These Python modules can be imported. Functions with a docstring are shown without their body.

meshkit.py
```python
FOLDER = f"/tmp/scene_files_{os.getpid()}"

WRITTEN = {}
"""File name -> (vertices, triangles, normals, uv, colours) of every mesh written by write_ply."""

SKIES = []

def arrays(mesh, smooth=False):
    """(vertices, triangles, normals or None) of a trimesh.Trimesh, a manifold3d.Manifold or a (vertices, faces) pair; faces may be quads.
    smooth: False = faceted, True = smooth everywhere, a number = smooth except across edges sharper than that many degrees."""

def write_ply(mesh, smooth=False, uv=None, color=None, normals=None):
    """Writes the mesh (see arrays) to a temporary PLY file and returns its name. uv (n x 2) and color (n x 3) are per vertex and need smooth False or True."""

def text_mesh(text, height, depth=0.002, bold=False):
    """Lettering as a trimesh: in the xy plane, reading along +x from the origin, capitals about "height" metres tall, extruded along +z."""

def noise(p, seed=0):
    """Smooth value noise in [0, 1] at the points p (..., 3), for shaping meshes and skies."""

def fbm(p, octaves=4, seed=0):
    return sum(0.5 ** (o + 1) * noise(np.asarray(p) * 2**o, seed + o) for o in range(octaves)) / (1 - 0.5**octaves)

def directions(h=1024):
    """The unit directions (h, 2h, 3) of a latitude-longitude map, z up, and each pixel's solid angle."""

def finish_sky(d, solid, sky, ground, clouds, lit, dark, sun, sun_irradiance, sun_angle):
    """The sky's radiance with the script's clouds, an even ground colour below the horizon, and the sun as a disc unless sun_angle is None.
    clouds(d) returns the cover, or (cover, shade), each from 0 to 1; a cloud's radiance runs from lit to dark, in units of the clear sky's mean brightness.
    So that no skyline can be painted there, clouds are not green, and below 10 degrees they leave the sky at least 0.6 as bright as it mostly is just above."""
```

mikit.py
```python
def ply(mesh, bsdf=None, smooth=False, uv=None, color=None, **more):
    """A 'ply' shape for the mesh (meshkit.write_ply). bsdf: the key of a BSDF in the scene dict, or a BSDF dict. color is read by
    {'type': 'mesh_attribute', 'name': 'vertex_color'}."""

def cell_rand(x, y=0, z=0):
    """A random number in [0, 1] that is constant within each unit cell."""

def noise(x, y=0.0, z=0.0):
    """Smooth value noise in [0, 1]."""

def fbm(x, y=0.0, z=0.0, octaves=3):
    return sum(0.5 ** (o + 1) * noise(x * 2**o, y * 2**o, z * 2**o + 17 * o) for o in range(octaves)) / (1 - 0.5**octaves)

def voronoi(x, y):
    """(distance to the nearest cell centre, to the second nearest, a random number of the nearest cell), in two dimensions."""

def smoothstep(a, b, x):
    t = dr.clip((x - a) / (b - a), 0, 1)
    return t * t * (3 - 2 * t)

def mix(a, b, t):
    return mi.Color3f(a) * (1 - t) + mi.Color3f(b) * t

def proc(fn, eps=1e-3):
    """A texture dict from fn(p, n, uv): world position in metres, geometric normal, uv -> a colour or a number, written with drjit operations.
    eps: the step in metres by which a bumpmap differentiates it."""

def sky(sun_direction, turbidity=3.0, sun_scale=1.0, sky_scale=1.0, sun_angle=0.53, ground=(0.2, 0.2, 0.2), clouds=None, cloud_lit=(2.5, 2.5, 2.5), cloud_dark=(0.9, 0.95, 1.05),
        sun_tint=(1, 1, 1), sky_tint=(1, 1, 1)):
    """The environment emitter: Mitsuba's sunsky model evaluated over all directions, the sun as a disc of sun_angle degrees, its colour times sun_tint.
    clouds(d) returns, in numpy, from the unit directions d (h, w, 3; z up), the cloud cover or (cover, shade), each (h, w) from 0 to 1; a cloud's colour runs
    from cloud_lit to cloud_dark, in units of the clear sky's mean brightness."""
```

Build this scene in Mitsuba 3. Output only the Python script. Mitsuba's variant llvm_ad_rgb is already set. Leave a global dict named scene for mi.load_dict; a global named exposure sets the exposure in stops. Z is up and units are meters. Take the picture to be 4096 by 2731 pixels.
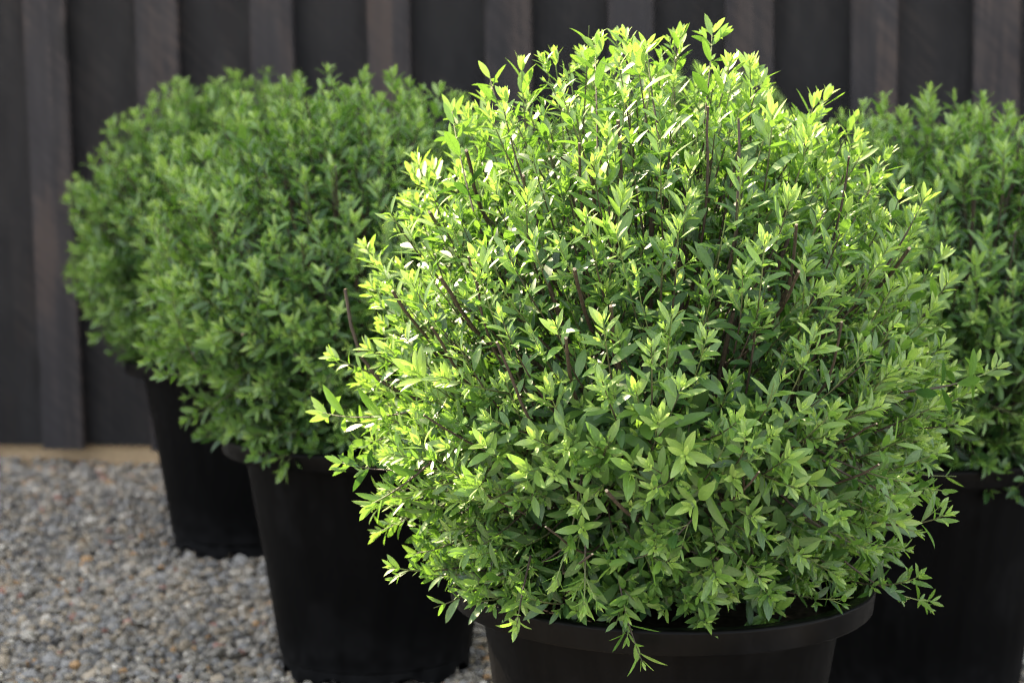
import math
import numpy as np
import trimesh
import manifold3d as m3
import drjit as dr
import mitsuba as mi
import mikit
import meshkit

T = mi.ScalarTransform4f
scene, labels = {}, {}

# ------------------------------------------------------------------ camera, sky, exposure
CAM_H, PITCH, ROLL, FPX = 1.17, math.radians(7.8), math.radians(0.88), 8533.0 / 4096.0   # focal length in picture widths
EYE = np.array([0.0, 0.0, CAM_H])
FWD = np.array([0.0, math.cos(PITCH), -math.sin(PITCH)])
_u0 = np.cross([1.0, 0, 0], FWD)
UP = _u0 * math.cos(ROLL) + np.array([1.0, 0, 0]) * math.sin(ROLL)
RIGHT = np.cross(FWD, UP)
scene['camera'] = {
    'type': 'thinlens', 'fov': math.degrees(2 * math.atan(0.5 / FPX)), 'fov_axis': 'x',
    'aperture_radius': 0.0060, 'focus_distance': 2.42, 'near_clip': 0.05, 'far_clip': 400.0,
    'to_world': T().look_at(origin=EYE.tolist(), target=(EYE + FWD).tolist(), up=UP.tolist()),
}
SUN_AZ, SUN_EL = math.radians(46.0), math.radians(39.0)     # azimuth to the left of straight ahead
SUN = [-math.sin(SUN_AZ) * math.cos(SUN_EL), math.cos(SUN_AZ) * math.cos(SUN_EL), math.sin(SUN_EL)]


def thin_cloud(d):
    """A bright sky: thin broken cloud over all of it."""
    q = d / np.maximum(d[..., 2:3] + 0.25, 0.05)
    n = meshkit.fbm(np.stack([q[..., 0] * 1.3, q[..., 1] * 1.3, q[..., 0] * 0], -1) + 7.3, 4)
    return 0.45 + 0.5 * np.clip((n - 0.38) / 0.24, 0, 1), 0.15 + 0.0 * n


scene['sky'] = mikit.sky(SUN, turbidity=3, clouds=thin_cloud, sun_scale=1.22, sky_tint=(1.05, 1.0, 0.94))
exposure = 3.6

FENCE_TH, FENCE_Y, FENCE_H = math.radians(8.5), 5.85, 4.25  # unseen upper part added: height chosen so its shadow covers the rear shrubs
FE = np.array([math.cos(FENCE_TH), -math.sin(FENCE_TH), 0.0])      # along the fence
FN = np.array([-math.sin(FENCE_TH), -math.cos(FENCE_TH), 0.0])     # out of its face, towards the camera

# ------------------------------------------------------------------ helpers


def unit(v):
    return v / np.maximum(np.linalg.norm(v, axis=-1, keepdims=True), 1e-9)


def smooth01(a, b, x):
    t = np.clip((x - a) / (b - a), 0, 1)
    return t * t * (3 - 2 * t)


_count = {}


def numbered(name):
    n = _count.get(name, 0)
    _count[name] = n + 1
    return name if n == 0 else f'{name}_{n:03d}'


def add(key, mesh, bsdf, smooth=False, uv=None, normals=None):
    key = numbered(key)
    v, f = mesh
    scene[key] = mikit.ply((v, f), bsdf, smooth=smooth, uv=uv)
    return key


def project(p):
    v = p - EYE
    z = v @ FWD
    return 0.5 + FPX * (v @ RIGHT) / z, 0.5 * 682 / 1024 - FPX * (v @ UP) / z, z


# ------------------------------------------------------------------ materials
def leaf_reflect(p, n, uv):
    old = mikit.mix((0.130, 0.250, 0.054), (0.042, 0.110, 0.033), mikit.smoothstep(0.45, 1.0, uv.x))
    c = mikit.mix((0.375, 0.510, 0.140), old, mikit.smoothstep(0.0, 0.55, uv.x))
    rib = mikit.smoothstep(0.16, 0.03, dr.abs(uv.y))
    spot = mikit.noise(p.x * 700, p.y * 700, p.z * 700)
    return c * (0.86 + 0.28 * spot) * (1 + 0.35 * rib)


def leaf_transmit(p, n, uv):
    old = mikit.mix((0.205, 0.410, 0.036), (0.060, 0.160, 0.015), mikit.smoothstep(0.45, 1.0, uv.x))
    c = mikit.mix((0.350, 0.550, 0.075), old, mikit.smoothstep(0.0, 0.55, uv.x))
    rib = mikit.smoothstep(0.16, 0.03, dr.abs(uv.y))
    return c * (1 - 0.28 * rib)


scene['leaf_bsdf'] = {
    'type': 'blendbsdf', 'weight': 0.44,
    'a': {'type': 'twosided', 'bsdf': {'type': 'principled', 'base_color': mikit.proc(leaf_reflect), 'roughness': 0.41, 'specular': 1.0}},
    'b': {'type': 'principledthin', 'base_color': mikit.proc(leaf_transmit), 'diff_trans': 2.0, 'roughness': 0.6},
}


def stem_colour(p, n, uv):
    g = mikit.noise(p.x * 300, p.y * 300, p.z * 120)
    c = mikit.mix((0.052, 0.038, 0.030), (0.17, 0.24, 0.07), mikit.smoothstep(0.35, 0.95, uv.x))
    return c * (0.65 + 0.7 * g)


scene['stem_bsdf'] = {'type': 'twosided', 'bsdf': {'type': 'principled', 'base_color': mikit.proc(stem_colour), 'roughness': 0.55, 'specular': 0.4}}
scene['cut_bsdf'] = {'type': 'twosided', 'bsdf': {'type': 'principled', 'base_color': {'type': 'rgb', 'value': [0.32, 0.26, 0.17]}, 'roughness': 0.8}}


def pot_colour(p, n, uv):
    streak = mikit.fbm(p.x * 60 + p.y * 35, p.y * 60 - p.x * 20, p.z * 2.5, 3)
    dust = mikit.smoothstep(0.55, 0.8, mikit.fbm(p.x * 14, p.y * 14, p.z * 9, 4)) * 0.003
    low = mikit.smoothstep(0.14, 0.0, p.z) * mikit.noise(p.x * 50, p.y * 50, p.z * 50) * 0.010
    b = 0.0010 + 0.0030 * streak + dust + low
    return mi.Color3f(b * 0.96, b * 0.97, b * 1.06)


def pot_rough(p, n, uv):
    return 0.40 + 0.22 * mikit.fbm(p.x * 45, p.y * 45, p.z * 6, 3)


scene['pot_bsdf'] = {'type': 'twosided', 'bsdf': {'type': 'principled', 'base_color': mikit.proc(pot_colour), 'roughness': mikit.proc(pot_rough), 'specular': 0.055}}


scene['rim_bsdf'] = {'type': 'twosided', 'bsdf': {'type': 'principled', 'base_color': mikit.proc(pot_colour), 'roughness': 0.34, 'specular': 0.08}}


def soil_colour(p, n, uv):
    return mikit.mix((0.010, 0.007, 0.005), (0.032, 0.024, 0.017), mikit.noise(p.x * 160, p.y * 160, p.z * 160) ** 2)


scene['soil_bsdf'] = {'type': 'twosided', 'bsdf': {'type': 'principled', 'base_color': mikit.proc(soil_colour), 'roughness': 0.9, 'specular': 0.2}}


def wood_parts(p, n):
    s = p.x * float(FE[0]) + p.y * float(FE[1])
    k = mi.Float(dr.floor((s + 20.0 - 0.0595) / 0.1618))         # another grain for each board
    r = mikit.cell_rand(k, 3)
    z = p.z + r * 9
    warp = 0.05 * (mikit.noise(s * 3 + r * 40, z * 1.1) - 0.5) + 0.012 * (mikit.noise(s * 12, z * 3, r * 30) - 0.5)
    # a few knots that bend the grain
    d1, _, which = mikit.voronoi(s * 4.2 + r * 11, z * 1.7)
    knot = mikit.smoothstep(0.14, 0.05, d1) * mikit.smoothstep(0.50, 0.56, which)
    ring = dr.sin((s + warp) * 260 + 9 * mikit.smoothstep(0.4, 0.0, d1)) * 0.5 + 0.5
    fibre = mikit.fbm((s + warp) * 170, z * 5, r * 20, 3)
    saw = mikit.noise((s + z) * 75, (s - z) * 9, r * 9)              # slanting marks of the saw
    return s, z, r, knot, ring, fibre, saw


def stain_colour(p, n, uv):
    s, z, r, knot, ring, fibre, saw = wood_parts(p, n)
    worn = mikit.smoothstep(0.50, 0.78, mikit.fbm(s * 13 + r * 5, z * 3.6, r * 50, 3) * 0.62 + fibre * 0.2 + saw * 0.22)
    dark = mi.Color3f(0.0112, 0.0102, 0.0110) * (0.72 + 0.42 * fibre + 0.26 * saw) * (0.82 + 0.36 * r)  # base darkened: shade of the recess behind the front boards, put into colour
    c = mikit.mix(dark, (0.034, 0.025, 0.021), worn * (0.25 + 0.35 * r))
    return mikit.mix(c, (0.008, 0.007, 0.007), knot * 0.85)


def lit_worn_stain_colour(p, n, uv):
    """The front boards: the same stain, base lightened for the skylight they catch, more worn patches."""
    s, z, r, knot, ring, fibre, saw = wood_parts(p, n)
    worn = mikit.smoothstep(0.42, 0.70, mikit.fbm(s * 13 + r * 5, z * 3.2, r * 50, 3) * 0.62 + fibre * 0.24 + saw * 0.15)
    dark = mi.Color3f(0.0255, 0.0230, 0.0252) * (0.70 + 0.46 * fibre + 0.18 * saw) * (0.85 + 0.30 * r)  # lighter copy of the stain: brighter light on the front boards painted in
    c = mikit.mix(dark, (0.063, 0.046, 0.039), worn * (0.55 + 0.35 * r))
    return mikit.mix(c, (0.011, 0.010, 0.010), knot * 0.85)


def stain_rough(p, n, uv):
    return 0.62 + 0.2 * mikit.noise(p.x * 30, p.y * 30, p.z * 8)


def wood_height(p, n, uv):
    s, z, r, knot, ring, fibre, saw = wood_parts(p, n)
    return 0.0006 * fibre + 0.0005 * saw


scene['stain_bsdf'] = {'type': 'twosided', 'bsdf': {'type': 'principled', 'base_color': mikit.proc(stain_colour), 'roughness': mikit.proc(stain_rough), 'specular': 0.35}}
scene['lit_worn_stain_bsdf'] = {'type': 'twosided', 'bsdf': {'type': 'principled', 'base_color': mikit.proc(lit_worn_stain_colour), 'roughness': mikit.proc(stain_rough), 'specular': 0.35}}


def pine_colour(p, n, uv):
    s = p.x * float(FE[0]) + p.y * float(FE[1])
    g = mikit.fbm(s * 3, p.z * 130, 4.0, 3)
    c = mikit.mix((0.43, 0.295, 0.165), (0.54, 0.395, 0.24), g)
    return c * (0.85 + 0.3 * mikit.noise(s * 6, p.z * 20))


scene['pine_bsdf'] = {'type': 'twosided', 'bsdf': {'type': 'principled', 'base_color': mikit.proc(pine_colour), 'roughness': 0.65, 'specular': 0.3}}


def stone_colour(p, n, uv):
    k, m = uv.x, uv.y
    c = mikit.mix((0.20, 0.195, 0.185), (0.40, 0.385, 0.36), m)                   # greys
    c = dr.select(k < 0.26, mikit.mix((0.19, 0.197, 0.212), (0.32, 0.328, 0.345), m), c)     # blue greys
    c = dr.select((k > 0.60) & (k < 0.80), mikit.mix((0.27, 0.235, 0.19), (0.44, 0.39, 0.32), m), c)   # buff
    c = dr.select((k > 0.90) & (k < 0.925), mikit.mix((0.34, 0.22, 0.12), (0.45, 0.30, 0.17), m), c)    # rust
    c = dr.select((k > 0.925) & (k < 0.94), mikit.mix((0.26, 0.15, 0.13), (0.37, 0.22, 0.19), m), c)   # dull red
    c = dr.select(k > 0.95, mikit.mix((0.08, 0.08, 0.085), (0.13, 0.13, 0.135), m), c)                  # dark
    c = dr.select((k > 0.80) & (k < 0.83), mikit.mix((0.52, 0.51, 0.48), (0.60, 0.58, 0.55), m), c)     # pale
    g = mikit.noise(p.x * 420, p.y * 420, p.z * 420)
    return c * (0.70 + 0.54 * g) * mi.Color3f(0.92, 0.86, 0.775)


scene['stone_bsdf'] = {'type': 'twosided', 'bsdf': {'type': 'principled', 'base_color': mikit.proc(stone_colour), 'roughness': 0.7, 'specular': 0.35}}


def ground_colour(p, n, uv):
    d, d2, w = mikit.voronoi(p.x * 75, p.y * 75)
    c = mikit.mix((0.17, 0.165, 0.155), (0.38, 0.35, 0.31), w)
    return c * (0.35 + 0.65 * mikit.smoothstep(0.0, 0.25, d2 - d))


scene['ground_bsdf'] = {'type': 'twosided', 'bsdf': {'type': 'principled', 'base_color': mikit.proc(ground_colour), 'roughness': 0.85, 'specular': 0.2}}

# ------------------------------------------------------------------ ground
g = 150.0
scene['ground'] = mikit.ply((np.array([[-g, -g, -0.012], [g, -g, -0.012], [g, g, -0.012], [-g, g, -0.012]]), np.array([[0, 1, 2], [0, 2, 3]])), 'ground_bsdf')
labels['ground'] = {'label': 'flat ground under the gravel, reaching beyond the dark fence', 'category': 'ground', 'kind': 'structure'}

# ------------------------------------------------------------------ fence


def board_mesh(s0, s1, d0, d1, z0, z1, chamfer=0.003, lean=0.0, nz=1):
    """An upright board from s0 to s1 along the fence, from depth d0 (back) to d1 (front), edges chamfered."""
    c = chamfer
    ring = np.array([[s0, d0], [s0, d1 - c], [s0 + c, d1], [s1 - c, d1], [s1, d1 - c], [s1, d0]])
    rows = []
    for z in np.linspace(z0, z1, nz + 1):
        q = ring.copy()
        q[:, 0] += lean * (z - z0)
        rows.append(np.array([0, FENCE_Y, 0]) + q[:, :1] * FE + q[:, 1:] * FN + np.array([0, 0, z]))
    v = np.vstack(rows)
    n, f = len(ring), []
    for k in range(nz):
        for i in range(n):
            a, b = k * n + i, k * n + (i + 1) % n
            f += [[a, a + n, b], [b, a + n, b + n]]
    top = nz * n
    for i in range(1, n - 1):
        f += [[0, i, i + 1], [top, top + i + 1, top + i]]
    return v, np.array(f)


rng = np.random.default_rng(11)
STEP = 0.3236
known = {-4: -1.291, -3: -0.970, -2: -0.643, -1: -0.318, 0: 0.009, 1: 0.341, 2: 0.656, 3: 0.980, 4: 1.297}
width = {-4: .122, -3: .120, -2: .119, -1: .117, 0: .126, 1: .122, 2: .128, 3: .122, 4: .119}
for i in range(-15, 16):
    s = known.get(i, i * STEP + rng.uniform(-.006, .006))
    w = width.get(i, 0.121)
    # boards at the back, seen between the front boards; their face is the plane of depth 0
    b = s + STEP / 2
    j = rng.uniform(0, .003)
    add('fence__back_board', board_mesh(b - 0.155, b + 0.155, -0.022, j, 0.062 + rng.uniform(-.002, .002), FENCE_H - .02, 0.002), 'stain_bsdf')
    add('fence__front_board', board_mesh(s - w / 2, s + w / 2, 0.030, 0.056 + rng.uniform(-.002, .003), 0.058 + rng.uniform(-.003, .003), FENCE_H - .014, 0.004, rng.uniform(-.0015, .0015)), 'lit_worn_stain_bsdf')
add('fence__bottom_rail', board_mesh(-5.1, 5.3, -0.060, -0.024, -0.10, 0.14, 0.004), 'pine_bsdf')
for z0 in (0.55, 2.0, 3.6):
    add('fence__rear_rail', board_mesh(-5.1, 5.3, -0.067, -0.023, z0, z0 + 0.09, 0.003), 'stain_bsdf')
add('fence__capping', board_mesh(-5.1, 5.3, -0.075, 0.085, FENCE_H - 0.010, FENCE_H + 0.022, 0.004), 'stain_bsdf')
labels['fence'] = {'label': 'dark stained timber fence of overlapping upright boards above a pale bottom rail', 'category': 'fence'}
labels['fence__bottom_rail'] = {'label': 'pale unstained timber rail along the foot of the fence'}

# ------------------------------------------------------------------ gravel
ICO = trimesh.creation.icosphere(subdivisions=0)


def stones(centres, size, rng):
    """Angular crushed stones: one mesh of icosahedra, each squashed and knocked about, with its colour in uv."""
    n = len(centres)
    v = np.asarray(ICO.vertices)[None] * rng.uniform(0.62, 1.22, (n, 12, 1))
    v = v * (size[:, None] * rng.uniform(0.62, 1.25, (n, 3)))[:, None, :]
    q, _ = np.linalg.qr(rng.normal(size=(n, 3, 3)))
    v = np.einsum('nij,nkj->nki', q, v)
    v[:, :, 2] *= 0.85
    v = v + centres[:, None, :]
    f = ICO.faces[None] + (np.arange(n) * 12)[:, None, None]
    flip = np.linalg.det(q) < 0
    f = np.where(flip[:, None, None], f[:, :, ::-1], f)
    uv = np.repeat(np.stack([rng.random(n), rng.random(n)], 1), 12, axis=0)
    return v.reshape(-1, 3), f.reshape(-1, 3), uv


rng = np.random.default_rng(5)
PATCH, NG = 1.0, 70
gx, gy = np.meshgrid(np.arange(NG), np.arange(NG))
cell = PATCH / NG
cx = (gx.ravel() + rng.uniform(0, 1, NG * NG)) * cell - PATCH / 2
cy = (gy.ravel() + rng.uniform(0, 1, NG * NG)) * cell - PATCH / 2
size = np.clip(rng.lognormal(math.log(0.0093), 0.30, NG * NG), 0.0045, 0.020)
z = -0.003 + 0.012 * rng.random(NG * NG)
lay2 = rng.random(NG * NG) < 0.30                        # a loose second layer
z[lay2] += 0.008
v, f, uv = stones(np.stack([cx, cy, z], 1), size, rng)
scene['gravel_patch'] = {'type': 'shapegroup', 'stones': mikit.ply((v, f), 'stone_bsdf', smooth=False, uv=uv)}
k = 0
for ix in range(-2, 2):
    for iy in range(3):
        k += 1
        scene[f'gravel__{k:03d}'] = {'type': 'instance', 'group': {'type': 'ref', 'id': 'gravel_patch'},
                                     'to_world': T().translate([ix * PATCH + 0.02, 2.95 + iy * PATCH, 0]).rotate([0, 0, 1], 90 * ((ix * 3 + iy * 5) % 4)).scale([1 if (ix + iy) % 2 else -1, 1, 1])}
# the gravel is heaped a little against the foot of the fence
n = 12000
s = rng.uniform(-3.0, 2.2, n)
d = rng.uniform(-0.024, 0.52, n)
near = smooth01(0.30, 0.0, d)
hgt = near * (-0.004 + 0.022 * meshkit.noise(np.stack([s * 2.6, s * 0 + 3.3, s * 0], 1)) - 0.014 * smooth01(-1.40, -0.95, s))
p = np.array([0, FENCE_Y, 0]) + s[:, None] * FE + d[:, None] * FN
p[:, 2] = hgt + rng.uniform(-0.006, 0.010, n)
v, f, uv = stones(p, np.clip(rng.lognormal(math.log(0.0092), 0.30, n), 0.0045, 0.018), rng)
scene['gravel__099'] = mikit.ply((v, f), 'stone_bsdf', smooth=False, uv=uv)
labels['gravel'] = {'label': 'loose grey and buff crushed gravel spread in front of the fence', 'category': 'gravel', 'kind': 'stuff'}

# ------------------------------------------------------------------ plant pots
SEG = 128


def lathe(profile):
    cs = m3.CrossSection([np.array(profile, float)])
    return cs.revolve(SEG)


def man(m):
    q = m.to_mesh()
    return np.array(q.vert_properties[:, :3], float), np.array(q.tri_verts)


def pot(x, y, z, label, tilt=0.0, turn=0.0, group='black nursery pots'):
    key = numbered('plant_pot')
    body = lathe([(0, 0.0), (.174, 0.0), (.1785, .004), (.1795, .036), (.1835, .040), (.208, .225), (.2385, .431), (.235, .431), (.204, .225), (.179, .046), (0, .046)])
    for i in range(8):                                     # drainage notches round the foot
        a = i * math.pi / 4 + 0.2
        hole = m3.Manifold.cylinder(0.05, 0.020, 0.020, 24).rotate([0, 90, 0]).scale([1, 1.5, 1]).translate([0.145, 0, 0.004]).rotate([0, 0, math.degrees(a)])
        body = body - hole
    rim = lathe([(.2765, .4295), (.2785, .4315), (.2810, .4570), (.2798, .4602), (.2770, .4618), (.2650, .4618), (.2620, .4600), (.2580, .4540), (.2370, .4390), (.2366, .4300)])
    a = np.linspace(0, 2 * math.pi, 73)[:-1]
    rr = np.linspace(0, 0.2322, 22)
    pts = np.stack([np.outer(rr, np.cos(a)).ravel(), np.outer(rr, np.sin(a)).ravel(), np.zeros(22 * 72)], 1)
    pts[:, 2] = 0.4105 + 0.016 * (meshkit.fbm(pts * 38 + 5, 3) - 0.5)
    fs = []
    for i in range(21):
        for j in range(72):
            p0, p1 = i * 72 + j, i * 72 + (j + 1) % 72
            fs += [[p0, p0 + 72, p1 + 72], [p0, p1 + 72, p1]]
    M = (T().translate([x, y, z]).rotate([0, 1, 0], tilt).rotate([0, 0, 1], turn))
    mat = np.array(M.matrix, float)
    for name, (v, f), m, sm in (('body', man(body), 'pot_bsdf', 35), ('rim', man(rim), 'rim_bsdf', 40), ('potting_soil', (pts, np.array(fs)), 'soil_bsdf', True)):
        v = v @ mat[:3, :3].T + mat[:3, 3]
        scene[f'{key}__{name}'] = mikit.ply((v, f), m, smooth=sm)
    labels[key] = {'label': label, 'category': 'plant pot', 'group': group}
    return key


POTS = [(0.179, 2.755, 0.018), (-0.268, 3.96, 0.006), (-0.635, 5.00, 0.006), (0.722, 3.74, 0.006), (0.400, 4.90, 0.006)]
pot(*POTS[0], 'large black plastic pot nearest the camera, under the sunlit shrub', tilt=1.7)
pot(*POTS[1], 'black plastic pot left of the nearest pot, its rim partly under drooping sprigs', turn=10)
pot(*POTS[2], 'black plastic pot furthest left, nearest to the pale bottom rail of the fence', turn=31)
pot(*POTS[3], 'black plastic pot at the right edge of the photo, in deep shade', turn=50)
pot(*POTS[4], 'black plastic pot of the shrub that stands behind the sunlit one', turn=20)

# ------------------------------------------------------------------ shrubs


def tubes(paths, radii, sides, tint):
    """One mesh of open tapering tubes: paths (n, k, 3), radii (n, k), uv.x from tint (n, k)."""
    n, k, _ = paths.shape
    t = np.gradient(paths, axis=1)
    t = unit(t)
    ref = np.where(np.abs(t[..., 2:3]) < 0.9, [0, 0, 1.0], [1.0, 0, 0])
    e1 = unit(np.cross(t, ref))
    e2 = np.cross(t, e1)
    a = np.arange(sides) / sides * 2 * np.pi
    v = paths[:, :, None, :] + radii[:, :, None, None] * (np.cos(a)[:, None] * e1[:, :, None, :] + np.sin(a)[:, None] * e2[:, :, None, :])
    i = np.arange(sides)
    j = (i + 1) % sides
    one = []
    for r in range(k - 1):
        one += [np.stack([r * sides + i, r * sides + j, (r + 1) * sides + j], 1), np.stack([r * sides + i, (r + 1) * sides + j, (r + 1) * sides + i], 1)]
    one = np.vstack(one)
    f = (one[None] + (np.arange(n) * k * sides)[:, None, None]).reshape(-1, 3)
    uv = np.repeat(tint.reshape(-1), sides)
    return v.reshape(-1, 3), f, np.stack([uv, uv], 1)


def leaf_template(rows):
    """Rows of three points (margin, midrib, margin) between a base point and a tip: (along, across in -1..1, width) and faces."""
    u = [0.0] + list(rows) + [1.0]
    pts = [(0.0, 0.0, 0.0)]
    for x in rows:
        w = (x ** 0.80) * ((1 - x) ** 0.86) * 3.16
        pts += [(x, -1.0, w), (x, 0.0, w), (x, 1.0, w)]
    pts.append((1.0, 0.0, 0.0))
    f = [[0, 2, 1], [0, 3, 2]]
    for r in range(len(rows) - 1):
        a = 1 + 3 * r
        for c in (0, 1):
            f += [[a + c, a + c + 1, a + c + 4], [a + c, a + c + 4, a + c + 3]]
    a, tip = 1 + 3 * (len(rows) - 1), len(pts) - 1
    f += [[a, a + 1, tip], [a + 1, a + 2, tip]]
    return np.array(pts), np.array(f)


def leaf_arrays(L, tpl, rng):
    """All the leaves at once: vertices (n, k, 3), faces of one, uv (n, k, 2)."""
    pts, f = tpl
    base, d, nrm, ln, wd, curl, fold, age = (L[k] for k in ('base', 'd', 'n', 'len', 'wid', 'curl', 'fold', 'age'))
    side = unit(np.cross(d, nrm))
    nrm = np.cross(side, d)
    x, a, w = pts[:, 0], pts[:, 1], pts[:, 2]
    twist = rng.normal(0, 0.22, len(ln))[:, None] * x[None]
    across = 0.5 * wd[:, None] * a * w
    lift = fold[:, None] * np.abs(across) - curl[:, None] * ln[:, None] * x ** 2
    along = ln[:, None] * x * (1 - 0.25 * np.abs(curl)[:, None] * x)
    sx = np.cos(twist) * across
    sz = np.sin(twist) * across + lift
    v = base[:, None] + along[..., None] * d[:, None] + sx[..., None] * side[:, None] + sz[..., None] * nrm[:, None]
    uv = np.stack([np.repeat(age[:, None], len(x), 1), np.repeat((a * np.where(w > 0, 1, 0))[None], len(ln), 0)], -1)
    return v, f, uv


ALL_LEAVES = []          # (shrub key, vertices, face, uv), to be split into leaf parts once all shrubs stand


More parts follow.
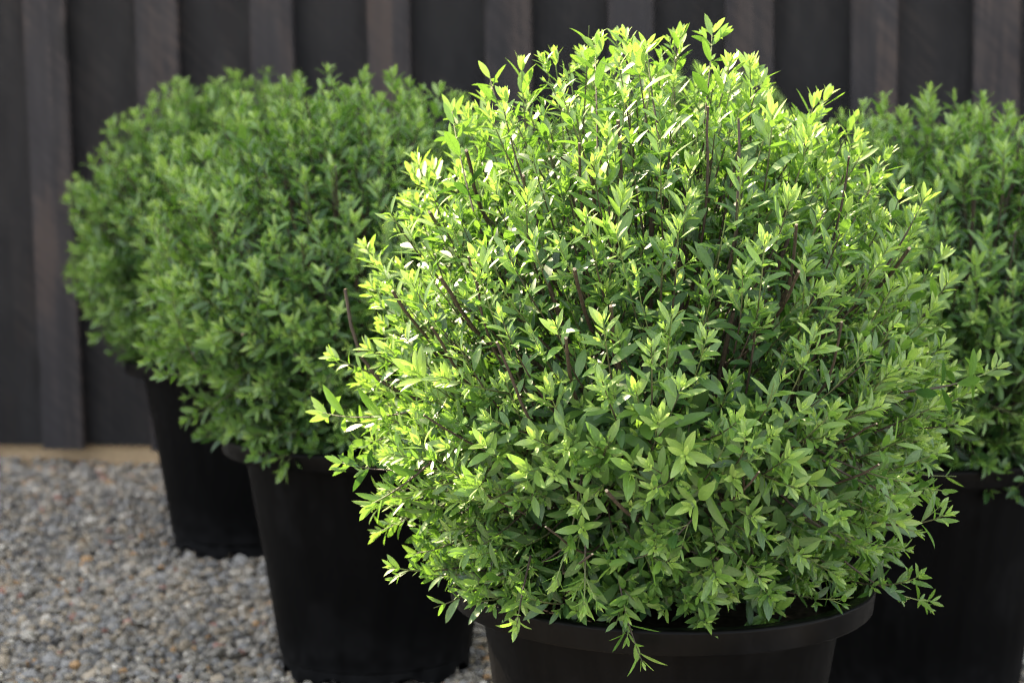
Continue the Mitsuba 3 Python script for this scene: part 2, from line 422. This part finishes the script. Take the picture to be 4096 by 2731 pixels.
def shrub(x, y, zbase, seed, rx, ry, up, dn, zc, n_out, n_mid, n_in, rows, label, extra=(), stubs=(), n_stub=30, axil=0.5, scale=1.0):
    key = numbered('shrub')
    rng = np.random.default_rng(seed)
    C = np.array([x, y, zc])

    def shell(d):
        """Point of the crown's skin in direction d, with its lumps."""
        lump = 1 + 0.16 * (meshkit.fbm(d * 1.9 + seed * 7.1, 2) - 0.5) + 0.10 * (meshkit.noise(d * 5.5 + seed * 3.7) - 0.5)
        e = np.stack([d[:, 0] * rx, d[:, 1] * ry, d[:, 2] * np.where(d[:, 2] > 0, up, dn)], 1)
        q = np.where(d[:, 2] < 0, 3.0, 2.1)                # fuller below, where the crown sits on the pot
        e = e / ((d[:, 0] ** 2 + d[:, 1] ** 2) ** (q / 2) + np.abs(d[:, 2]) ** q)[:, None] ** (1 / q[:, None])
        return e * lump[:, None]

    def directions(n, cmin):
        i = np.arange(n) + 0.5
        cz = 1 - (1 - cmin) * i / n
        ph = i * 2.399963 + rng.uniform(0, 6)
        d = np.stack([np.sqrt(1 - cz ** 2) * np.cos(ph), np.sqrt(1 - cz ** 2) * np.sin(ph), cz], 1)
        return unit(d + rng.normal(0, 0.045, d.shape))

    tips, dirs, lens, outs, lays = [], [], [], [], []
    for lay, (n, lo, hi, l0, l1) in enumerate(((n_out, 0.88, 1.015, 0.12, 0.23), (n_mid, 0.72, 0.92, 0.09, 0.18), (n_in, 0.46, 0.74, 0.07, 0.13))):
        d = directions(n, -0.90 if lay < 2 else -0.8)
        if lay == 0:
            d = d[meshkit.noise(d * 4.2 + seed * 1.3) > 0.22]
        elif lay == 1:
            d = d[meshkit.noise(d * 4.2 + seed * 1.3) > 0.15]
        P = shell(d) * rng.uniform(lo, hi, (len(d), 1))
        if lay == 0:                                       # a few leaders stand out of the clipped dome
            lead = rng.random(len(d)) < 0.03
            P = P * np.where(lead, rng.uniform(1.03, 1.075, len(d)), 1.0)[:, None]
        nrm = unit(np.stack([d[:, 0] / rx, d[:, 1] / ry, d[:, 2] / np.where(d[:, 2] > 0, up, dn)], 1))
        wu = 1.05 * smooth01(-0.55, 0.55, d[:, 2]) + 0.10
        D = unit(nrm * 0.85 + np.array([0, 0, 1.0]) * wu[:, None] + rng.normal(0, 0.20, d.shape))
        D[:, 2] = np.maximum(D[:, 2], rng.uniform(-0.22, 0.10, len(D)))    # low shoots reach outwards, not down
        D = unit(D)
        tips.append(P); dirs.append(D); outs.append(nrm)
        lens.append(rng.uniform(l0, l1, len(d)))
        lays.append(np.full(len(d), lay))
    # a skirt of shoots spreading out over the rim of the pot
    ns = 78
    ph = (np.arange(ns) + rng.uniform(0, 1, ns)) / ns * 2 * np.pi
    rs = rng.uniform(0.20, 0.325, ns)
    P = np.stack([rs * np.cos(ph), rs * np.sin(ph), zbase - zc + rng.uniform(0.004, 0.045, ns)], 1)
    D = unit(np.stack([np.cos(ph), np.sin(ph), rng.uniform(-0.12, 0.30, ns)], 1) + rng.normal(0, 0.25, (ns, 3)))
    tips.append(P); dirs.append(D); outs.append(unit(P)); lens.append(rng.uniform(0.10, 0.17, ns)); lays.append(np.full(ns, 0.7))
    if len(extra):
        e = np.array(extra, float).reshape(-1, 6)
        tips.append(e[:, :3]); D = unit(e[:, :3] - e[:, 3:])
        dirs.append(D); outs.append(unit(e[:, :3])); lens.append(np.maximum(np.linalg.norm(e[:, :3] - e[:, 3:], axis=1) * 1.25, 0.10))
        lays.append(np.zeros(len(e)))
    tip, D, N, Ls, lay = np.vstack(tips), np.vstack(dirs), np.vstack(outs), np.concatenate(lens), np.concatenate(lays)
    # nothing grows down through the rim of its pot
    r_xy = np.hypot(tip[:, 0], tip[:, 1])
    floor = zbase - zc
    low = tip[:, 2] < floor
    tip[:, 2] = np.where(low & (r_xy < 0.27), floor + rng.uniform(0.002, .03, len(tip)), tip[:, 2])
    S = len(tip)
    bend = unit(D * 0.6 + N * 0.5 - np.array([0, 0, 0.25]) * (D[:, 2:3] < 0.3) + rng.normal(0, 0.12, D.shape))
    P1 = tip - D * Ls[:, None] * 0.5
    P0 = P1 - bend * Ls[:, None] * 0.55

    def bez(t):
        t = t[..., None]
        sh = (S,) + (1,) * (t.ndim - 2) + (3,)
        a, b, c = P0.reshape(sh), P1.reshape(sh), tip.reshape(sh)
        return a * (1 - t) ** 2 + 2 * b * t * (1 - t) + c * t * t, unit(2 * (b - a) * (1 - t) + 2 * (c - b) * t)

    L = {k: [] for k in ('base', 'd', 'n', 'len', 'wid', 'curl', 'fold', 'age')}

    def put(base, d, n, ln, wid, curl, fold, age):
        for k_, v_ in zip(L, (base, d, n, ln, wid, curl, fold, age)):
            L[k_].append(v_)

    kS = np.exp(rng.normal(0.06, 0.18, S)) * scale
    phi = rng.uniform(0, 2 * np.pi, S)
    droop = rng.normal(0, 0.08, S)
    low_shade = 0.20 * smooth01(0.06, -0.20, tip[:, 2])        # low leaves coloured darker, standing in for shade under the crown
    clipped = (rng.random(S) < 0.10)                      # shoots cut by the shears have lost their tip rosette
    node_s = np.array([0.0008, 0.0028, 0.0058, 0.0100, 0.0170, 0.0340, 0.0590, 0.0880, 0.119, 0.150])
    node_l = np.array([0.0075, 0.0120, 0.0165, 0.0210, 0.0250, 0.0290, 0.0325, 0.0340, 0.0330, 0.0310])
    node_a = np.radians([12, 22, 31, 38, 44, 49, 55, 61, 67, 74])
    node_age = np.array([0.0, 0.06, 0.13, 0.22, 0.32, 0.47, 0.62, 0.75, 0.86, 0.95])
    twig_t = np.linspace(0, 1, 6)
    sub_p, sub_r, sub_t = [], [], []
    for k in range(len(node_s)):
        s = node_s[k] * kS * rng.uniform(0.9, 1.1, S)
        t = 1 - s / (Ls * 1.03)
        ok = (t > 0.03) & ~(clipped & (k < 4)) & (rng.random(S) > (0.02 if k < 6 else 0.10))
        if not ok.any():
            continue
        pos, tan = bez(np.clip(t, 0, 1))
        ref = np.where(np.abs(tan[:, 2:3]) < 0.92, [0, 0, 1.0], [1.0, 0, 0])
        e1 = unit(np.cross(tan, ref)); e2 = np.cross(tan, e1)
        for side in (0, 1):
            m = ok & (rng.random(S) > 0.03)
            a = phi + k * np.pi / 2 + side * np.pi + rng.normal(0, 0.16, S)
            rad = np.cos(a)[:, None] * e1 + np.sin(a)[:, None] * e2
            th = node_a[k] * rng.uniform(0.80, 1.22, S) + droop
            d = unit(np.cos(th)[:, None] * tan + np.sin(th)[:, None] * rad + np.array([0, 0, 0.14]))
            nn = np.sin(th)[:, None] * tan - np.cos(th)[:, None] * rad
            nn = unit(nn + rng.normal(0, 0.10, nn.shape))
            ln = node_l[k] * kS * rng.uniform(0.86, 1.30, S)
            wd = ln * rng.uniform(0.250, 0.335, S)
            age = np.clip(node_age[k] + lay * 0.24 + low_shade + rng.normal(0, 0.07, S), 0, 1)
            put(pos[m] + rad[m] * 0.0010, d[m], nn[m], ln[m], wd[m], (rng.normal(0.06 + 0.014 * k, 0.10, S))[m], rng.uniform(0.08, 0.38, S)[m], age[m])
            if k >= 5 and axil > 0:                        # short side shoots in the leaf axils
                q = m & (rng.random(S) < axil)
                nq = int(q.sum())
                if nq:
                    ax = unit(tan[q] * 0.9 + rad[q] * 0.62 + rng.normal(0, 0.15, (nq, 3)))
                    la = rng.uniform(0.006, 0.030, nq) * kS[q]
                    root = pos[q]
                    sub_p.append(np.stack([root, root + ax * la[:, None]], 1))
                    sub_r.append(np.tile([0.0008, 0.0006], (nq, 1))); sub_t.append(np.tile([0.7, 1.0], (nq, 1)))
                    b1 = unit(np.cross(ax, np.where(np.abs(ax[:, 2:3]) < 0.9, [0, 0, 1.0], [1.0, 0, 0]))); b2 = np.cross(ax, b1)
                    ph2 = rng.uniform(0, 2 * np.pi, nq)
                    for kk, (fr, l2, an, ag) in enumerate(((1.0, 0.009, 0.25, 0.10), (0.88, 0.0135, 0.50, 0.22), (0.55, 0.0175, 0.85, 0.38))):
                        for s2 in (0, 1):
                            aa = ph2 + kk * np.pi / 2 + s2 * np.pi
                            r2 = np.cos(aa)[:, None] * b1 + np.sin(aa)[:, None] * b2
                            d2 = unit(math.cos(an) * ax + math.sin(an) * r2)
                            n2 = unit(math.sin(an) * ax - math.cos(an) * r2 + rng.normal(0, .1, r2.shape))
                            l3 = l2 * kS[q] * rng.uniform(0.75, 1.3, nq)
                            put(root + ax * (la * fr)[:, None], d2, n2, l3, l3 * rng.uniform(0.23, 0.32, nq), rng.normal(0.05, 0.06, nq), rng.uniform(0.08, 0.38, nq), np.clip(ag + lay[q] * .24 + low_shade[q] + rng.normal(0, .06, nq), 0, 1))
    L = {k: np.concatenate(v) for k, v in L.items()}
    L['base'] = L['base'] + C
    # thin stems of all shoots and side shoots: too many to pick apart
    pp, _ = bez(np.repeat(twig_t[None], S, 0))
    rad = np.interp(twig_t, [0, 1], [1, 0.42])[None] * (0.00135 * rng.uniform(0.8, 1.35, S) * scale)[:, None]
    tv, tf, tu = tubes(pp + C, rad, 4, np.repeat(np.interp(twig_t, [0, 0.35, 1], [0.15, 0.45, 1.0])[None], S, 0) * rng.uniform(0.55, 1.0, (S, 1)))
    if sub_p:
        sv, sf, su = tubes(np.concatenate(sub_p) + C, np.concatenate(sub_r), 3, np.concatenate(sub_t))
        tv, tf, tu = np.vstack([tv, sv]), np.vstack([tf, sf + len(tv)]), np.vstack([tu, su])
    scene[key + '__twigs'] = mikit.ply((tv, tf), 'stem_bsdf', smooth=True, uv=tu)
    labels[key + '__twigs'] = {'label': 'thin green and brown shoots inside the crown', 'kind': 'stuff'}
    # woody branches from the soil into the crown, and the cut ends that stand out of it
    base = np.array([0, 0, zbase - 0.03 - zc])
    bd = directions(26, 0.05)
    paths, radii = [], []
    for d in bd:
        end = shell(d[None])[0] * rng.uniform(0.62, 0.80)
        mid = base * 0.45 + end * 0.5 + rng.normal(0, 0.02, 3) + np.array([end[0], end[1], 0]) * 0.10
        t = np.linspace(0, 1, 8)[:, None]
        st = base + np.array([rng.normal(0, .02), rng.normal(0, .02), 0])
        paths.append(st * (1 - t) ** 2 + 2 * mid * t * (1 - t) + end * t * t)
        radii.append(np.interp(t[:, 0], [0, 1], [rng.uniform(.006, .009), .0026]))
    st_rows = [np.array(r, float) * 0.94 for r in stubs]
    sd = directions(n_stub, -0.25) if n_stub else np.zeros((0, 3))
    for d in sd:
        a = shell(d[None])[0]
        ax = unit(d * 0.8 + np.array([0, 0, 0.75 if d[2] > -0.1 else 0.1]) + rng.normal(0, .18, 3))
        a = a * rng.uniform(0.90, 0.985)
        st_rows.append(np.concatenate([a, a - ax * rng.uniform(0.045, 0.075)]))
    for r in st_rows:
        a, b = r[:3], r[3:]
        ax = unit(a - b)
        inner = (b - ax * 0.10) * 0.6 + np.array([0, 0, -0.02])
        t = np.linspace(0, 1, 6)[:, None]
        lower = inner * (1 - t) ** 2 + 2 * (b - ax * 0.11) * t * (1 - t) + b * t * t
        path = np.vstack([lower[:-1], b + (a - b) * np.linspace(0, 1, 3)[:, None] + np.array([[0, 0, 0], rng.normal(0, .0008, 3), [0, 0, 0]])])
        paths.append(path[:8])
        rr = rng.uniform(0.0012, 0.0023)
        radii.append(np.linspace(rr * 1.25, rr, 8))
    for i, (pth, rad) in enumerate(zip(paths, radii)):
        v, f, u = tubes(pth[None] + C, rad[None], 7, rng.uniform(0, 0.35) + np.zeros((1, 8)))
        bk = add(key + '__branch', (v, f), 'stem_bsdf', True, u)
        if i >= len(bd):                                   # the pale face of the cut
            a = pth[-1] + C
            ring = v[-7:]
            cap = np.vstack([ring + unit(pth[-1] - pth[-2]) * 0.0003, (a + unit(pth[-1] - pth[-2]) * 0.0006)[None]])
            q = np.arange(7)
            scene[bk + '__cut_end'] = mikit.ply((cap, np.stack([q, (q + 1) % 7, q * 0 + 7], 1)), 'cut_bsdf')
    ALL_LEAVES.append((key,) + leaf_arrays(L, leaf_template(rows), rng))
    labels[key] = {'label': label, 'category': 'shrub', 'group': 'clipped round shrubs in black pots'}
    return key


FRONT_STUBS = [(-0.259, -0.296, 0.203, -0.243, -0.265, 0.123), (-0.070, -0.254, 0.367, -0.066, -0.230, 0.307), (0.044, -0.239, 0.382, 0.045, -0.224, 0.316), (0.081, -0.251, 0.367, 0.079, -0.260, 0.276),
               (-0.119, -0.269, 0.340, -0.117, -0.238, 0.283), (-0.103, -0.296, 0.321, -0.101, -0.245, 0.283), (-0.142, -0.400, 0.114, -0.137, -0.347, 0.066), (-0.088, -0.404, 0.152, -0.084, -0.353, 0.111),
               (0.141, -0.346, 0.241, 0.143, -0.300, 0.190), (0.192, -0.376, 0.125, 0.191, -0.320, 0.067), (0.223, -0.228, 0.316, 0.218, -0.198, 0.249), (0.240, -0.364, -0.053, 0.216, -0.300, -0.083),
               (-0.262, -0.159, 0.328, -0.254, -0.094, 0.277), (-0.189, -0.272, 0.301, -0.185, -0.221, 0.257), (-0.310, -0.196, 0.252, -0.299, -0.093, 0.223), (-0.359, -0.207, 0.152, -0.328, -0.164, 0.098),
               (-0.295, -0.277, 0.176, -0.272, -0.232, 0.130), (-0.306, -0.294, 0.115, -0.283, -0.243, 0.063), (-0.225, -0.363, 0.105, -0.196, -0.323, 0.023), (0.086, -0.428, -0.047, 0.071, -0.362, -0.086),
               (0.140, -0.375, 0.187, 0.136, -0.321, 0.154), (-0.318, -0.302, 0.006, -0.269, -0.264, -0.033), (-0.130, -0.376, 0.194, -0.122, -0.325, 0.158), (-0.096, -0.423, -0.068, -0.073, -0.357, -0.105),
               (0.236, -0.370, -0.001, 0.219, -0.307, -0.028), (0.294, -0.262, 0.202, 0.284, -0.194, 0.164), (-0.169, -0.388, -0.119, -0.138, -0.318, -0.160), (-0.113, -0.399, -0.151, -0.138, -0.299, -0.196),
               (-0.434, -0.024, 0.135, -0.427, -0.026, 0.085)]
FRONT_SHOOTS = [(-0.431, -0.031, 0.043, -0.392, -0.025, 0.022), (-0.443, -0.045, -0.029, -0.359, -0.140, -0.038), (-0.422, -0.051, -0.093, -0.332, -0.177, -0.097), (0.333, -0.133, -0.268, 0.235, -0.193, -0.251),
                (-0.047, -0.316, -0.288, -0.070, -0.280, -0.235), (0.420, -0.094, 0.025, 0.333, -0.197, -0.001), (-0.085, -0.049, 0.438, -0.088, -0.161, 0.357), (-0.024, -0.110, 0.434, -0.024, -0.182, 0.356),
                (-0.375, -0.173, -0.125, -0.314, -0.209, -0.091), (-0.352, -0.146, -0.209, -0.293, -0.118, -0.234), (0.295, -0.244, -0.206, 0.253, -0.154, -0.261), (-0.268, 0.002, 0.355, -0.256, -0.117, 0.278),
                (0.305, -0.189, 0.247, 0.278, -0.198, 0.191), (0.322, -0.257, -0.128, 0.277, -0.221, -0.163), (0.066, -0.010, 0.452, 0.055, -0.121, 0.380), (-0.220, 0.002, 0.404, -0.207, -0.087, 0.330),
                (-0.117, -0.361, -0.211, -0.113, -0.334, -0.166), (-0.195, -0.302, -0.247, -0.189, -0.264, -0.220), (-0.296, -0.203, -0.248, -0.254, -0.180, -0.241)]
RIM = 0.462
shrub(POTS[0][0] + .002, POTS[0][1], RIM + .018, 3, 0.394, 0.405, 0.445, 0.285, 0.74, 560, 480, 260, (0.16, 0.38, 0.62, 0.84),
      'sunlit round shrub in sharp focus in the foreground, largest in the photo', np.array(FRONT_SHOOTS) + [.014, 0, 0, .014, 0, 0], np.array(FRONT_STUBS) + [.014, 0, 0, .014, 0, 0], 0, 0.5)
BACK = (0.20, 0.50, 0.80)
shrub(POTS[1][0] - .01, POTS[1][1], RIM, 8, 0.415, 0.41, 0.40, 0.29, 0.735, 540, 430, 200, BACK,
      'shaded shrub just left of the sunlit one, a sprig hanging over its pot rim', [(-0.13, -0.27, -0.30, -0.10, -0.22, -0.24), (-0.24, -0.20, -0.25, -0.17, -0.18, -0.22)], (), 10, 0.42)
shrub(POTS[2][0] - .015, POTS[2][1], RIM, 15, 0.390, 0.39, 0.40, 0.29, 0.735, 500, 400, 190, BACK,
      'shaded round shrub furthest left and most blurred, close to the fence', (), (), 10, 0.4)
shrub(POTS[3][0] + .04, POTS[3][1], RIM, 21, 0.425, 0.41, 0.350, 0.25, 0.735, 500, 400, 190, BACK,
      'shaded shrub cut by the right edge of the photo', (), (), 12, 0.4)
shrub(POTS[4][0], POTS[4][1], RIM, 28, 0.40, 0.40, 0.40, 0.29, 0.735, 440, 350, 160, BACK,
      'blurred shrub behind the sunlit one, only its top sprigs showing', (), (), 14, 0.4)

# The 300 leaves of each shrub that show largest are parts; the rest of its leaves are one part.
W2, H2 = 640, 426
bary = np.array([(a, b) for a in np.linspace(0.08, 0.92, 6) for b in (-0.35, 0.35)])
pix, dep, ids, offset = [], [], [], [0]
for key, v, f, uv in ALL_LEAVES:
    base, tip_, mid = v[:, 0], v[:, -1], v[:, 1:-1]
    k = mid.shape[1] // 3
    left, right = mid[:, 3 * (k // 2)], mid[:, 3 * (k // 2) + 2]
    for a, b in bary:
        w = 1 - abs(2 * a - 1)
        p = base + (tip_ - base) * a + (right - left) * (0.5 * b * 2 * w)
        px, py, z = project(p)
        ix, iy = np.floor(px * W2).astype(int), np.floor(py * W2).astype(int)
        ok = (ix >= 0) & (ix < W2) & (iy >= 0) & (iy < H2)
        pix.append((iy * W2 + ix)[ok]); dep.append(z[ok]); ids.append((np.arange(len(v)) + offset[-1])[ok])
    offset.append(offset[-1] + len(v))
pix, dep, ids = np.concatenate(pix), np.concatenate(dep), np.concatenate(ids)
order = np.lexsort((dep, pix))
first = order[np.unique(pix[order], return_index=True)[1]]
seen = np.bincount(ids[first], minlength=offset[-1])
for i, (key, v, f, uv) in enumerate(ALL_LEAVES):
    score = seen[offset[i]:offset[i + 1]]
    top = np.argsort(-score, kind='stable')[:300]
    top = top[score[top] > 0]
    rest = np.setdiff1d(np.arange(len(v)), top)
    nv = v.shape[1]
    for q in top:
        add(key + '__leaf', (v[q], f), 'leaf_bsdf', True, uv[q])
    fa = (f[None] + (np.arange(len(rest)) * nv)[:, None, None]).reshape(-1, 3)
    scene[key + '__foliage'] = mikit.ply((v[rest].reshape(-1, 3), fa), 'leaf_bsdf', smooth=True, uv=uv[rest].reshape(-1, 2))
    labels[key + '__foliage'] = {'label': 'narrow pointed green leaves massed through the crown', 'kind': 'stuff'}
